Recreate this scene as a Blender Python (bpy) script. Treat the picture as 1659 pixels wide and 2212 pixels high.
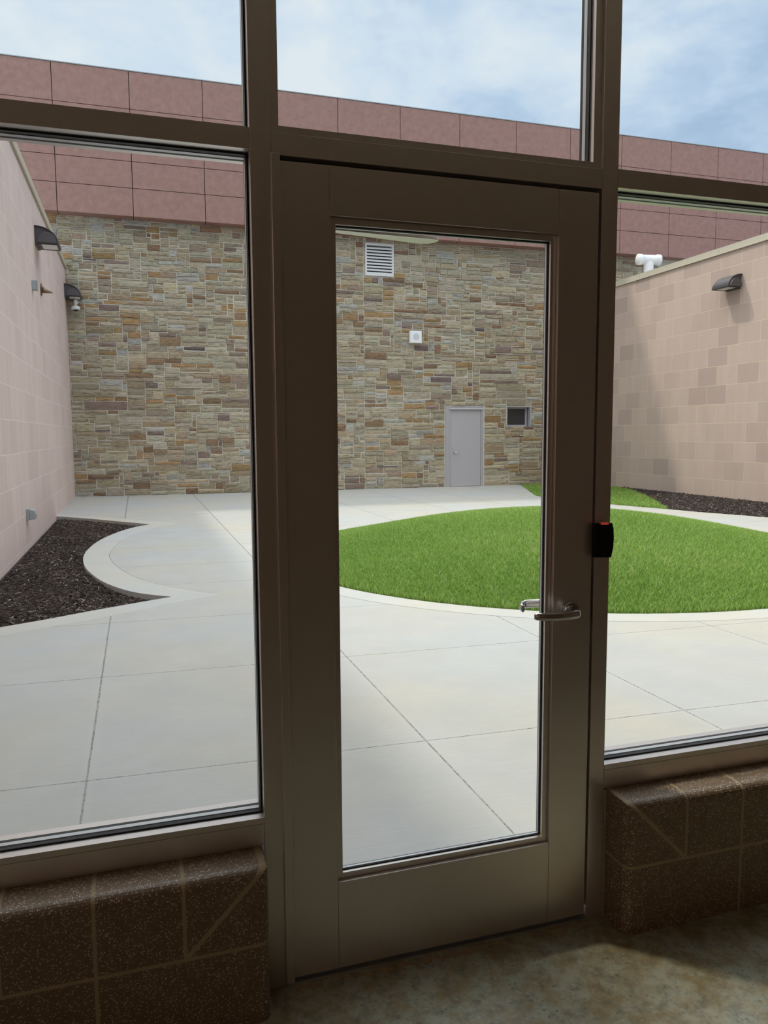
import bpy, bmesh, math, random
import numpy as np
from mathutils import Vector, Matrix
from mathutils.geometry import tessellate_polygon

# ------------------------------------------------------------------ reset
for o in list(bpy.data.objects):
    bpy.data.objects.remove(o, do_unlink=True)
SC = bpy.context.scene
COL = SC.collection
random.seed(7)

# ------------------------------------------------------------------ camera
cam_d = bpy.data.cameras.new('camera')
cam_d.sensor_fit = 'VERTICAL'
cam_d.sensor_height = 36.0
cam_d.lens = 1665.27 / 2212 * 36.0
cam_d.clip_start = 0.02
cam_d.clip_end = 400
cam = bpy.data.objects.new('camera', cam_d)
COL.objects.link(cam)
r0 = Vector((0.9527762, -0.30362281, -0.00554107))
r1 = Vector((-0.0358599, -0.09437267, -0.99489088))
r2 = Vector((0.30154864, 0.94810706, -0.10080391))
mw = Matrix((r0, -r1, -r2)).transposed().to_4x4()
mw.translation = Vector((-0.3307, -1.9206, 1.4707))
cam.matrix_world = mw
SC.camera = cam

# ------------------------------------------------------------------ exposure
vs = SC.view_settings
vs.view_transform = 'Standard'
vs.look = 'None'
vs.gamma = 1.0
vs.use_curve_mapping = False
vs.exposure = 0.0
SC.cycles.transparent_max_bounces = 40
SC.cycles.max_bounces = 14
SC.cycles.diffuse_bounces = 7
SC.cycles.glossy_bounces = 6
SC.cycles.sample_clamp_indirect = 6.0

# ------------------------------------------------------------------ node helper
class NT:
    def __init__(self, tree):
        self.t = tree
        self.t.nodes.clear()
    def n(self, kind, props=None, **ins):
        nd = self.t.nodes.new(kind)
        for k, v in (props or {}).items():
            setattr(nd, k, v)
        for k, v in ins.items():
            key = int(k[1:]) if k[0] == '_' and k[1:].isdigit() else k.replace('_', ' ')
            self.put(nd.inputs[key], v)
        return nd
    def put(self, sock, v):
        if isinstance(v, bpy.types.NodeSocket):
            self.t.links.new(v, sock)
        elif isinstance(v, bpy.types.Node):
            self.t.links.new(v.outputs[0], sock)
        else:
            if hasattr(sock.default_value, '__len__') and hasattr(v, '__len__') and len(v) == 3 and len(sock.default_value) == 4:
                v = (*v, 1)
            sock.default_value = v
    def m(self, op, a, b=0.0, c=0.0):
        nd = self.t.nodes.new('ShaderNodeMath'); nd.operation = op
        self.put(nd.inputs[0], a); self.put(nd.inputs[1], b); self.put(nd.inputs[2], c)
        return nd.outputs[0]
    def mix(self, f, a, b, mode='MIX'):
        nd = self.t.nodes.new('ShaderNodeMix'); nd.data_type = 'RGBA'; nd.blend_type = mode
        self.put(nd.inputs[0], f); self.put(nd.inputs[6], a); self.put(nd.inputs[7], b)
        return nd.outputs[2]
    def ramp(self, f, stops):
        nd = self.t.nodes.new('ShaderNodeValToRGB')
        el = nd.color_ramp.elements
        while len(el) < len(stops):
            el.new(0.5)
        for e, (p, c) in zip(el, stops):
            e.position = p
            e.color = (*c, 1) if hasattr(c, '__len__') else (c, c, c, 1)
        self.put(nd.inputs[0], f)
        return nd.outputs[0]
    def noise(self, vec, scale, detail=4.0, rough=0.5, dist=0.0):
        nd = self.n('ShaderNodeTexNoise')
        if vec is not None:
            self.put(nd.inputs['Vector'], vec)
        nd.inputs['Scale'].default_value = scale
        nd.inputs['Detail'].default_value = detail
        nd.inputs['Roughness'].default_value = rough
        nd.inputs['Distortion'].default_value = dist
        return nd.outputs[0]

def srgb(r, g, b):
    f = lambda c: (c / 255 / 12.92) if c / 255 <= 0.04045 else ((c / 255 + 0.055) / 1.055) ** 2.4
    return (f(r), f(g), f(b))

# ------------------------------------------------------------------ sky and sun
CEIL = 8.5           # strength of the room's ceiling lights
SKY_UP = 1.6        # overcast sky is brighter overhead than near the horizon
world = bpy.data.worlds.new('overcast sky')
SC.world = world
world.use_nodes = True
N = NT(world.node_tree)
geo = N.n('ShaderNodeTexCoord')
sep = N.n('ShaderNodeSeparateXYZ', _0=geo.outputs['Generated'])
zz = N.m('MAXIMUM', sep.outputs[2], 0.0)
den = N.m('ADD', zz, 0.22)
px = N.m('DIVIDE', sep.outputs[0], den)
py = N.m('DIVIDE', sep.outputs[1], den)
vec = N.n('ShaderNodeCombineXYZ', _0=px, _1=py, _2=0.0)
n1 = N.noise(vec, 1.35, 8.0, 0.58, 0.5)
n2 = N.noise(vec, 5.2, 7.0, 0.62, 0.35)
side = N.m('MULTIPLY', N.m('ADD', sep.outputs[0], -0.32), 0.25)      # thicker blue-grey banks to the right
cl = N.m('ADD', N.m('ADD', N.m('MULTIPLY', n1, 0.68), N.m('MULTIPLY', n2, 0.32)), side)
skyc = N.ramp(cl, [(0.38, srgb(236, 243, 252)), (0.47, srgb(217, 232, 250)), (0.535, srgb(196, 217, 243)), (0.60, srgb(178, 202, 232)), (0.68, srgb(163, 188, 220))])
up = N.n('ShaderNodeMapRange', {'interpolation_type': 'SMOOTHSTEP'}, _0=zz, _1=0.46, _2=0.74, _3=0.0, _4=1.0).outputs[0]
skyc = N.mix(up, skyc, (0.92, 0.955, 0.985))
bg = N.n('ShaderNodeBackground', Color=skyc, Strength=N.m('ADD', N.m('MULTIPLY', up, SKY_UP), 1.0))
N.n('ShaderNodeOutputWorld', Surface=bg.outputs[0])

sun_d = bpy.data.lights.new('sun', 'SUN')
sun_d.energy = 1.9
sun_d.angle = math.radians(3.5)
sun_d.color = (1.0, 0.93, 0.80)
sun = bpy.data.objects.new('sun', sun_d)
COL.objects.link(sun)
sun.rotation_euler = Vector((0.468, -0.437, -1.0)).to_track_quat('-Z', 'Y').to_euler()
sun.location = (-8, 8, 20)

# ------------------------------------------------------------------ materials
def mat(name):
    m = bpy.data.materials.new(name)
    m.use_nodes = True
    return m, NT(m.node_tree)

def out(N, sh):
    N.n('ShaderNodeOutputMaterial', Surface=sh.outputs[0])

def simple(name, col, rough=0.5, metal=0.0, emis=None, estr=0.0, var=0.0, vscale=20, spec=0.5):
    m, N = mat(name)
    c = col
    if var:
        co = N.n('ShaderNodeTexCoord').outputs['Object']
        nz = N.noise(co, vscale, 5)
        c = N.mix(nz, tuple(x * (1 - var) for x in col), tuple(min(1, x * (1 + var)) for x in col))
    p = N.n('ShaderNodeBsdfPrincipled', Base_Color=c, Roughness=rough, Metallic=metal)
    p.inputs['Specular IOR Level'].default_value = spec
    if emis:
        p.inputs['Emission Color'].default_value = (*emis, 1)
        p.inputs['Emission Strength'].default_value = estr
    out(N, p)
    return m

M = {}
M['frame'] = simple('champagne anodised aluminium', (0.72, 0.665, 0.63), 0.30, 0.78, var=0.03, vscale=60)
M['gasket'] = simple('black rubber gasket', (0.006, 0.006, 0.008), 0.55)
M['spacer'] = simple('silver glazing spacer', (0.55, 0.56, 0.57), 0.35, 0.6)
M['black'] = simple('black plastic', (0.004, 0.004, 0.004), 0.45, spec=0.25)
M['chrome'] = simple('satin chrome', (0.62, 0.62, 0.63), 0.16, 1.0)
M['alu'] = simple('mill aluminium', (0.70, 0.70, 0.70), 0.35, 0.9)
M['led'] = simple('red status light', (0.6, 0.05, 0.03), 0.4, emis=(1.0, 0.12, 0.07), estr=0.22)
M['mark'] = simple('grey print', (0.10, 0.10, 0.10), 0.6)
M['lamp'] = simple('dark bronze cast metal', (0.085, 0.078, 0.085), 0.5, 0.3, var=0.15, vscale=50)
M['lens'] = simple('frosted lens', (0.75, 0.76, 0.75), 0.4)
M['greybox'] = simple('grey painted metal', (0.33, 0.37, 0.39), 0.5)
M['bronze'] = simple('bronze metal', (0.22, 0.15, 0.10), 0.4, 0.7)
M['white'] = simple('white plastic', (0.85, 0.86, 0.89), 0.4)
M['speakergrille'] = simple('pale grey speaker mesh', (0.60, 0.62, 0.65), 0.7)
M['dark'] = simple('dark glass dome', (0.02, 0.02, 0.022), 0.15)
M['greydoor'] = simple('grey door paint', (0.44, 0.42, 0.45), 0.45, var=0.02)
M['greyframe'] = simple('grey frame paint', (0.40, 0.385, 0.42), 0.5)
M['coping'] = simple('tan metal coping', (0.60, 0.55, 0.45), 0.45, 0.1)
M['pipegrey'] = simple('grey plastic pipe', (0.30, 0.36, 0.42), 0.5)
M['louver'] = simple('white louver paint', (0.70, 0.71, 0.73), 0.45)
M['darkvoid'] = simple('dark cavity', (0.03, 0.03, 0.032), 0.9)
M['plaster'] = simple('interior wall paint', (0.62, 0.53, 0.46), 0.9, var=0.04)
M['ceiling'] = simple('interior ceiling paint', (0.66, 0.58, 0.49), 0.9)
M['roofing'] = simple('grey roofing', (0.35, 0.34, 0.33), 0.9, var=0.1)
M['caulk'] = simple('beige sealant', (0.34, 0.29, 0.22), 0.8)
M['residue'] = simple('chipped mortar', (0.34, 0.25, 0.15), 0.95, var=0.4, vscale=40)

def glass_mat(name, tint, refl=1.0):
    m, N = mat(name)
    tr = N.n('ShaderNodeBsdfTransparent', Color=tint)
    gl = N.n('ShaderNodeBsdfGlossy', Roughness=0.0)
    lw = N.n('ShaderNodeLayerWeight', Blend=0.5)
    f = N.m('MULTIPLY', N.m('ADD', 0.04, N.m('MULTIPLY', 0.96, N.m('POWER', lw.outputs['Facing'], 5.0))), 0.5 * refl)
    mx = N.n('ShaderNodeMixShader', _0=f, _1=tr.outputs[0], _2=gl.outputs[0])
    out(N, mx)
    return m
M['glass'] = glass_mat('clear glass', (0.985, 0.995, 0.99))
M['farglass'] = simple('dark reflective glass', (0.035, 0.037, 0.042), 0.08)

# concrete paving with tooled joints
def concrete(name, base, joints=True):
    m, N = mat(name)
    co = N.n('ShaderNodeTexCoord').outputs['Object']
    s = N.n('ShaderNodeSeparateXYZ', _0=co)
    big = N.noise(co, 0.55, 4, 0.55)
    mid = N.noise(co, 2.6, 5, 0.6)
    st = N.n('ShaderNodeMapping', {'vector_type': 'POINT'}, Vector=co)
    st.inputs['Scale'].default_value = (5.0, 170.0, 1.0)
    st.inputs['Rotation'].default_value = (0, 0, math.radians(2))
    brush = N.noise(st.outputs[0], 1.0, 3, 0.6)
    fine = N.noise(co, 240, 2, 0.5)
    warm = N.mix(N.ramp(big, [(0.35, 0.0), (0.65, 1.0)]), tuple(b * k for b, k in zip(base, (0.96, 1.0, 1.06))), tuple(b * k for b, k in zip(base, (1.05, 1.0, 0.90))))
    c = N.mix(N.ramp(mid, [(0.3, 0.0), (0.7, 1.0)]), warm, (0.90, 0.905, 0.92), 'MULTIPLY')
    c = N.mix(N.ramp(brush, [(0.42, 0.35), (0.60, 0.0)]), c, tuple(b * 0.80 for b in base))
    c = N.mix(N.ramp(fine, [(0.28, 0.5), (0.42, 0.0)]), c, tuple(b * 0.70 for b in base))
    h = N.m('MULTIPLY', brush, 0.4)
    if joints:
        u = s.outputs[0]
        v = N.m('ADD', s.outputs[1], N.m('MULTIPLY', s.outputs[0], 0.035))
        d = None
        wob = N.m('MULTIPLY', N.m('SUBTRACT', N.noise(co, 9.0, 2), 0.5), 0.004)
        for ax, vals in ((u, (-0.59, 0.945, 2.395, 3.80, 5.40, 6.9, 8.4, 9.9)), (v, (1.475, 2.965, 4.41, 5.9, 7.10, 8.6, 10.2, 12.9, 15.6))):
            for q in vals:
                e = N.m('ABSOLUTE', N.m('ADD', N.m('SUBTRACT', ax, q), wob))
                if q == -0.59:      # this joint stops at the curved edging
                    e = N.m('ADD', e, N.m('MULTIPLY', N.m('LESS_THAN', N.m('ABSOLUTE', N.m('SUBTRACT', s.outputs[1], 8.4)), 3.3), 1.0))
                d = e if d is None else N.m('MINIMUM', d, e)
        wide = N.m('ADD', 0.0036, N.m('MULTIPLY', s.outputs[1], 0.0005))
        j = N.m('LESS_THAN', d, wide)
        crumb = N.noise(co, 60, 3)
        jc = N.mix(N.ramp(crumb, [(0.35, 0.0), (0.55, 1.0)]), tuple(b * 0.22 for b in base), tuple(b * 0.62 for b in base))
        c = N.mix(j, c, jc)
        halo = N.m('LESS_THAN', d, 0.03)
        c = N.mix(N.m('MULTIPLY', halo, 0.10), c, tuple(min(1, b * 1.12) for b in base))
        h = N.m('SUBTRACT', h, N.m('MULTIPLY', j, 2.0))
    bp = N.n('ShaderNodeBump', Strength=0.25, Distance=0.002, Height=h)
    p = N.n('ShaderNodeBsdfPrincipled', Base_Color=c, Roughness=0.85, Normal=bp.outputs[0])
    p.inputs['Specular IOR Level'].default_value = 0.25
    out(N, p)
    return m
M['concrete'] = concrete('broom finished concrete', (0.478, 0.472, 0.455))
M['kerb'] = concrete('smooth pale concrete band', (0.52, 0.515, 0.495), False)
M['subbase'] = simple('brown earth', (0.16, 0.14, 0.12), 1.0)  # one even brown for the earth below paving and beds

# large-format block walls
def blocks(name, c1, c2, mort, phase, streak):
    m, N = mat(name)
    co = N.n('ShaderNodeTexCoord').outputs['Object']
    s = N.n('ShaderNodeSeparateXYZ', _0=co)
    v = N.n('ShaderNodeCombineXYZ', _0=N.m('ADD', s.outputs[1], phase), _1=s.outputs[2], _2=0.0)
    br = N.n('ShaderNodeTexBrick', {'offset': 0.5, 'offset_frequency': 2}, Vector=v.outputs[0], Color1=(0, 0, 0), Color2=(1, 1, 1), Mortar=(0.5, 0.5, 0.5), Scale=1.0, Mortar_Size=0.0055, Mortar_Smooth=0.1, Bias=0.0, Brick_Width=0.61, Row_Height=0.4165)
    tone = N.ramp(br.outputs[0], [(0.0, tuple(x * 1.04 for x in c1)), (0.5, c1), (0.75, tuple(0.5 * a + 0.5 * b for a, b in zip(c1, c2))), (1.0, c2)])
    spk = N.noise(co, 95, 3, 0.7)
    c = N.mix(N.ramp(spk, [(0.33, 0.35), (0.5, 0.0)]), tone, tuple(x * 0.62 for x in c1))
    c = N.mix(N.ramp(N.noise(co, 70, 2, 0.6), [(0.62, 0.0), (0.72, 0.5)]), c, tuple(min(1, x * 1.25) for x in c1))
    mp = N.n('ShaderNodeMapping', Vector=co)
    mp.inputs['Scale'].default_value = (1, 3.2, 0.45)
    stn = N.noise(mp.outputs[0], 1.4, 5, 0.6)
    c = N.mix(N.ramp(stn, [(0.40, 0.0), (0.70, streak)]), c, tuple(x * y for x, y in zip(c1, (0.80, 0.74, 0.70))))
    c = N.mix(br.outputs[1], c, mort)
    bp = N.n('ShaderNodeBump', Strength=0.5, Distance=0.004, Height=N.m('SUBTRACT', N.m('MULTIPLY', spk, 0.15), br.outputs[1]))
    p = N.n('ShaderNodeBsdfPrincipled', Base_Color=c, Roughness=0.9, Normal=bp.outputs[0])
    p.inputs['Specular IOR Level'].default_value = 0.2
    out(N, p)
    return m
M['block_left'] = blocks('pink ground face block', (0.70, 0.565, 0.535), (0.655, 0.52, 0.485), (0.80, 0.68, 0.64), 0.21, 0.35)
M['block_right'] = blocks('buff ground face block', (0.585, 0.46, 0.40), (0.47, 0.365, 0.325), (0.68, 0.56, 0.44), 0.21, 0.30)

# red-brown fascia panels
m, N = mat('red brown fascia panel')
co = N.n('ShaderNodeTexCoord').outputs['Object']
a = N.noise(co, 7, 6, 0.65)
b = N.noise(co, 45, 3, 0.7)
c = N.mix(N.ramp(a, [(0.35, 0.0), (0.68, 1.0)]), (0.285, 0.15, 0.125), (0.365, 0.205, 0.178))
c = N.mix(N.ramp(b, [(0.3, 0.3), (0.5, 0.0)]), c, (0.19, 0.10, 0.08))
p = N.n('ShaderNodeBsdfPrincipled', Base_Color=c, Roughness=0.55)
out(N, p)
M['panel'] = m

# natural stones, own colour per stone + veining
m, N = mat('split face sandstone')
co = N.n('ShaderNodeTexCoord').outputs['Object']
at = N.n('ShaderNodeAttribute', {'attribute_name': 'Col'})
mp = N.n('ShaderNodeMapping', Vector=co)
mp.inputs['Scale'].default_value = (3.0, 3.0, 16.0)
vein = N.noise(mp.outputs[0], 2.4, 5, 0.65)
c = N.mix(N.ramp(vein, [(0.36, 0.85), (0.49, 0.0)]), at.outputs[0], (0.50, 0.42, 0.32), 'MULTIPLY')
c = N.mix(N.ramp(vein, [(0.60, 0.0), (0.72, 0.35)]), c, (0.60, 0.57, 0.49))
gr = N.noise(co, 55, 4, 0.7)
c = N.mix(N.ramp(gr, [(0.32, 0.35), (0.5, 0.0)]), c, (0.55, 0.50, 0.45), 'MULTIPLY')
bp = N.n('ShaderNodeBump', Strength=1.0, Distance=0.03, Height=N.m('ADD', N.m('MULTIPLY', vein, 1.0), N.m('MULTIPLY', gr, 0.3)))
p = N.n('ShaderNodeBsdfPrincipled', Base_Color=c, Roughness=0.9, Normal=bp.outputs[0])
p.inputs['Specular IOR Level'].default_value = 0.2
out(N, p)
M['stone'] = m
M['mortar'] = simple('pale mortar', (0.55, 0.525, 0.46), 0.95, var=0.12, vscale=12)

# turf and mulch (own colour per blade / chip)
def attrmat(name, rough, trans=0.0, spec=0.2):
    m, N = mat(name)
    at = N.n('ShaderNodeAttribute', {'attribute_name': 'Col'})
    p = N.n('ShaderNodeBsdfPrincipled', Base_Color=at.outputs[0], Roughness=rough)
    p.inputs['Specular IOR Level'].default_value = spec
    if trans:
        t = N.n('ShaderNodeBsdfTranslucent', Color=at.outputs[0])
        mx = N.n('ShaderNodeMixShader', _0=trans, _1=p.outputs[0], _2=t.outputs[0])
        out(N, mx)
    else:
        out(N, p)
    return m
M['grass'] = attrmat('grass blades', 0.6, 0.35)
M['soil'] = simple('turf thatch', (0.10, 0.15, 0.035), 1.0, var=0.3, vscale=8)
M['mulch'] = attrmat('shredded bark', 0.9)
M['mulchbase'] = simple('bark fines', (0.035, 0.026, 0.022), 1.0, var=0.4, vscale=40)

# interior knee walls: exposed-aggregate brown block
m, N = mat('brown ground face block')
co = N.n('ShaderNodeTexCoord').outputs['Object']
vo = N.n('ShaderNodeTexVoronoi', Vector=co, Scale=260.0)
vo2 = N.n('ShaderNodeTexVoronoi', Vector=co, Scale=150.0)
sp = N.n('ShaderNodeSeparateXYZ', _0=vo.outputs['Color'])
sp2 = N.n('ShaderNodeSeparateXYZ', _0=vo2.outputs['Color'])
chipd = N.m('MULTIPLY', N.m('LESS_THAN', vo.outputs['Distance'], 0.42), N.m('GREATER_THAN', sp.outputs[0], 0.72))
chipb = N.m('MULTIPLY', N.m('LESS_THAN', vo2.outputs['Distance'], 0.36), N.m('GREATER_THAN', sp2.outputs[1], 0.80))
base = N.mix(N.noise(co, 30, 4), (0.14, 0.088, 0.048), (0.215, 0.14, 0.082))
c = N.mix(chipd, base, N.mix(sp.outputs[1], (0.36, 0.27, 0.19), (0.80, 0.73, 0.66)))
c = N.mix(chipb, c, N.mix(sp2.outputs[2], (0.10, 0.07, 0.05), (0.66, 0.57, 0.48)))
p = N.n('ShaderNodeBsdfPrincipled', Base_Color=c, Roughness=0.45)
p.inputs['Specular IOR Level'].default_value = 0.6
out(N, p)
M['kneeblock'] = m
M['kneemortar'] = simple('tan mortar', (0.38, 0.30, 0.19), 0.9, var=0.1)

# polished stained concrete floor
m, N = mat('polished stained concrete')
co = N.n('ShaderNodeTexCoord').outputs['Object']
w = N.noise(co, 8.0, 8, 0.74, 0.1)
c = N.ramp(w, [(0.30, (0.19, 0.135, 0.065)), (0.42, (0.255, 0.20, 0.11)), (0.50, (0.305, 0.275, 0.185)), (0.58, (0.34, 0.335, 0.26)), (0.66, (0.28, 0.295, 0.25)), (0.76, (0.345, 0.28, 0.16))])
f2 = N.noise(co, 26, 5, 0.7)
c = N.mix(N.ramp(f2, [(0.36, 0.7), (0.52, 0.0)]), c, (0.15, 0.14, 0.11))
vo = N.n('ShaderNodeTexVoronoi', Vector=co, Scale=75.0)
sv = N.n('ShaderNodeSeparateXYZ', _0=vo.outputs['Color'])
c = N.mix(N.m('MULTIPLY', N.m('MULTIPLY', N.m('LESS_THAN', vo.outputs['Distance'], 0.38), N.m('GREATER_THAN', sv.outputs[0], 0.60)), 0.65), c, N.mix(sv.outputs[1], (0.12, 0.13, 0.115), (0.34, 0.31, 0.24)))
p = N.n('ShaderNodeBsdfPrincipled', Base_Color=c, Roughness=N.m('ADD', 0.22, N.m('MULTIPLY', f2, 0.16)))
p.inputs['Specular IOR Level'].default_value = 0.4
out(N, p)
M['floor'] = m

# ------------------------------------------------------------------ mesh helpers
class MB:
    def __init__(self):
        self.v = []; self.f = []; self.s = []; self.mi = []
    def add(self, vs, fs, smooth=False, mi=0):
        o = len(self.v)
        self.v += [tuple(p) for p in vs]
        for f in fs:
            self.f.append(tuple(i + o for i in f)); self.s.append(smooth); self.mi.append(mi)
        return self
    def box(self, x0, x1, y0, y1, z0, z1, mi=0):
        return self.add([(x0, y0, z0), (x1, y0, z0), (x1, y1, z0), (x0, y1, z0), (x0, y0, z1), (x1, y0, z1), (x1, y1, z1), (x0, y1, z1)],
                        [(0, 3, 2, 1), (4, 5, 6, 7), (0, 1, 5, 4), (1, 2, 6, 5), (2, 3, 7, 6), (3, 0, 4, 7)], mi=mi)
    def prism(self, poly, axis, a, b, mi=0, smooth=False):
        """extrude a 2D polygon along axis x/y/z from a to b"""
        def P(u, w, t):
            return {'x': (t, u, w), 'y': (u, t, w), 'z': (u, w, t)}[axis]
        n = len(poly)
        vs = [P(u, w, a) for u, w in poly] + [P(u, w, b) for u, w in poly]
        self.add(vs, [tuple(range(n))[::-1], tuple(range(n, 2 * n))], mi=mi)
        self.add(vs, [(i, (i + 1) % n, n + (i + 1) % n, n + i) for i in range(n)], smooth=smooth, mi=mi)
        return self
    def tube(self, path, rad, seg=16, mi=0, caps=True, squash=None):
        """sweep a circle (radius per point; squash=(side,up) scales) along a path"""
        P = [Vector(p) for p in path]
        rads = rad if hasattr(rad, '__len__') else [rad] * len(P)
        rings = []
        up0 = Vector((0, 0, 1))
        for i, p in enumerate(P):
            t = (P[min(i + 1, len(P) - 1)] - P[max(i - 1, 0)]).normalized()
            u = up0 if abs(t.dot(up0)) < 0.95 else Vector((1, 0, 0))
            s = t.cross(u).normalized(); u = s.cross(t).normalized()
            a, b = squash or (1, 1)
            rings.append([p + s * math.cos(k * 2 * math.pi / seg) * rads[i] * a + u * math.sin(k * 2 * math.pi / seg) * rads[i] * b for k in range(seg)])
        vs = [q for r in rings for q in r]
        fs = [(i * seg + k, i * seg + (k + 1) % seg, (i + 1) * seg + (k + 1) % seg, (i + 1) * seg + k) for i in range(len(P) - 1) for k in range(seg)]
        self.add(vs, fs, True, mi)
        if caps:
            self.add(rings[0], [tuple(range(seg))], mi=mi)
            self.add(rings[-1], [tuple(range(seg))[::-1]], mi=mi)
        return self
    def ring(self, x0, x1, z0, z1, w, y0, y1, mi=0):
        """rectangular picture-frame ring whose INNER edge is x0..x1, z0..z1"""
        self.box(x0 - w, x0, y0, y1, z0 - w, z1 + w, mi); self.box(x1, x1 + w, y0, y1, z0 - w, z1 + w, mi)
        self.box(x0, x1, y0, y1, z0 - w, z0, mi); self.box(x0, x1, y0, y1, z1, z1 + w, mi)
        return self
    def build(self, name, mats, parent=None, bevel=0.0, origin=None):
        me = bpy.data.meshes.new(name)
        vs = self.v
        if origin is not None:
            vs = [(x - origin[0], y - origin[1], z - origin[2]) for x, y, z in vs]
        me.from_pydata(vs, [], self.f)
        me.polygons.foreach_set('use_smooth', self.s)
        me.polygons.foreach_set('material_index', self.mi)
        for mm in (mats if isinstance(mats, (list, tuple)) else [mats]):
            me.materials.append(M[mm])
        bm = bmesh.new(); bm.from_mesh(me)
        bmesh.ops.remove_doubles(bm, verts=bm.verts, dist=1e-6)
        bmesh.ops.recalc_face_normals(bm, faces=bm.faces)
        if bevel:
            es = [e for e in bm.edges if len(e.link_faces) == 2 and e.calc_face_angle(0) > 0.6]
            bmesh.ops.bevel(bm, geom=es, offset=bevel, segments=2, profile=0.5, affect='EDGES', clamp_overlap=True)
        bm.to_mesh(me); bm.free()
        o = bpy.data.objects.new(name, me)
        COL.objects.link(o)
        if parent is not None:
            o.parent = parent
            if origin is None:
                o.matrix_parent_inverse = Matrix.Translation(-parent.location) if parent.rotation_euler.z == 0 else parent_inv(parent)
            else:
                o.location = origin
                o.matrix_parent_inverse = Matrix.Translation(-parent.location)
        elif origin is not None:
            o.location = origin
        return o

def parent_inv(p):
    return (Matrix.Translation(p.location) @ p.rotation_euler.to_matrix().to_4x4()).inverted()

def tag(o, label, cat, kind=None, group=None):
    o['label'] = label; o['category'] = cat
    if kind: o['kind'] = kind
    if group: o['group'] = group
    return o

def thing(name, loc, label, cat, kind=None, group=None):
    o = bpy.data.objects.new(name, None)
    o.empty_display_size = 0.1
    o.location = loc
    COL.objects.link(o)
    return tag(o, label, cat, kind, group)

def copy_thing(root, loc, rotz, label):
    def cp(o, parent):
        c = o.copy(); COL.objects.link(c); c.parent = parent
        for ch in [q for q in bpy.data.objects if q.parent == o]:
            cp(ch, c)
        return c
    r = cp(root, None)
    r.location = loc; r.rotation_euler = (0, 0, rotz); r['label'] = label
    return r

def slab(name, outer, holes, z0, z1, m):
    """flat slab with holes"""
    loops = [outer] + holes
    pts = [p for l in loops for p in l]
    tris = tessellate_polygon([[Vector((x, y, 0)) for x, y in l] for l in loops])
    b = MB()
    n = len(pts)
    b.add([(x, y, z1) for x, y in pts] + [(x, y, z0) for x, y in pts], [tuple(t) for t in tris])
    o = 0
    for l in loops:
        k = len(l)
        b.f += [(o + i, o + (i + 1) % k, n + o + (i + 1) % k, n + o + i) for i in range(k)]
        b.s += [False] * k; b.mi += [0] * k
        o += k
    me = bpy.data.meshes.new(name)
    me.from_pydata(b.v, [], b.f)
    me.materials.append(M[m])
    bm = bmesh.new(); bm.from_mesh(me)
    bmesh.ops.recalc_face_normals(bm, faces=bm.faces)
    top = [f for f in bm.faces if abs(f.normal.z) > 0.9]
    for f in top:
        if f.normal.z < 0: f.normal_flip()
    bm.to_mesh(me); bm.free()
    ob = bpy.data.objects.new(name, me); COL.objects.link(ob)
    return ob

def smooth_poly(pts, sub=6, closed=False):
    """Catmull-Rom through points"""
    P = [Vector((x, y, 0)) for x, y in pts]
    res = []
    n = len(P)
    for i in range(n if closed else n - 1):
        g = lambda k: P[k % n] if closed else P[min(max(k, 0), n - 1)]
        p0, p1, p2, p3 = g(i - 1), g(i), g(i + 1), g(i + 2)
        for t in np.linspace(0, 1, sub, endpoint=False):
            q = 0.5 * ((2 * p1) + (p2 - p0) * t + (2 * p0 - 5 * p1 + 4 * p2 - p3) * t * t + (3 * p1 - p0 - 3 * p2 + p3) * t ** 3)
            res.append((q.x, q.y))
    if not closed:
        res.append(tuple(P[-1][:2]))
    return res

def inside(pts, poly):
    x, y = pts[:, 0], pts[:, 1]
    r = np.zeros(len(x), bool)
    n = len(poly)
    for i in range(n):
        (x1, y1), (x2, y2) = poly[i], poly[(i + 1) % n]
        c = ((y1 > y) != (y2 > y)) & (x < (x2 - x1) * (y - y1) / (y2 - y1 + 1e-12) + x1)
        r ^= c
    return r

# ------------------------------------------------------------------ dimensions
XL, XR, YF = -1.797, 11.933, 17.935       # courtyard walls
J, OW = 0.0511, 0.918                      # jamb width, door opening
ZH, ZT = 2.141, 2.1994                     # door head, top of the transom bars
DEP = 0.114                                # storefront tube depth
GZ = -0.004                                # paving level
SX0, SX1, STOP = -1.60, 2.60, 2.98         # ends and top of the storefront

# ================================================================== SETTING: the courtyard
rng = np.random.default_rng(3)

# ---- ground shapes
mulch_arc = smooth_poly([(-0.17, 11.4), (-0.43, 11.06), (-0.66, 10.5), (-0.87, 9.70), (-0.985, 8.85), (-1.01, 8.08), (-0.95, 7.35), (-0.84, 6.76), (-0.70, 6.25), (-0.52, 5.82), (-0.33, 5.53), (-0.08, 5.30)], 4)
mulch_left = [(XL, 13.36), (-1.18, 12.68)] + mulch_arc + [(-0.37, 5.15), (-0.74, 4.94), (-1.08, 4.73), (-1.4, 4.56), (XL, 4.36)]
kerb_arc = smooth_poly([(0.32, 11.42), (-0.02, 10.95), (-0.33, 10.35), (-0.55, 9.71), (-0.67, 8.87), (-0.715, 8.20), (-0.68, 7.72), (-0.60, 7.2), (-0.41, 6.46), (-0.17, 5.94), (0.14, 5.51), (0.37, 5.25)], 4)
kerb_left = [(XL, 13.74), (-1.0, 12.93)] + kerb_arc + [(0.03, 5.09), (-0.57, 4.68), (-1.35, 4.28), (XL, 4.05)]

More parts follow.
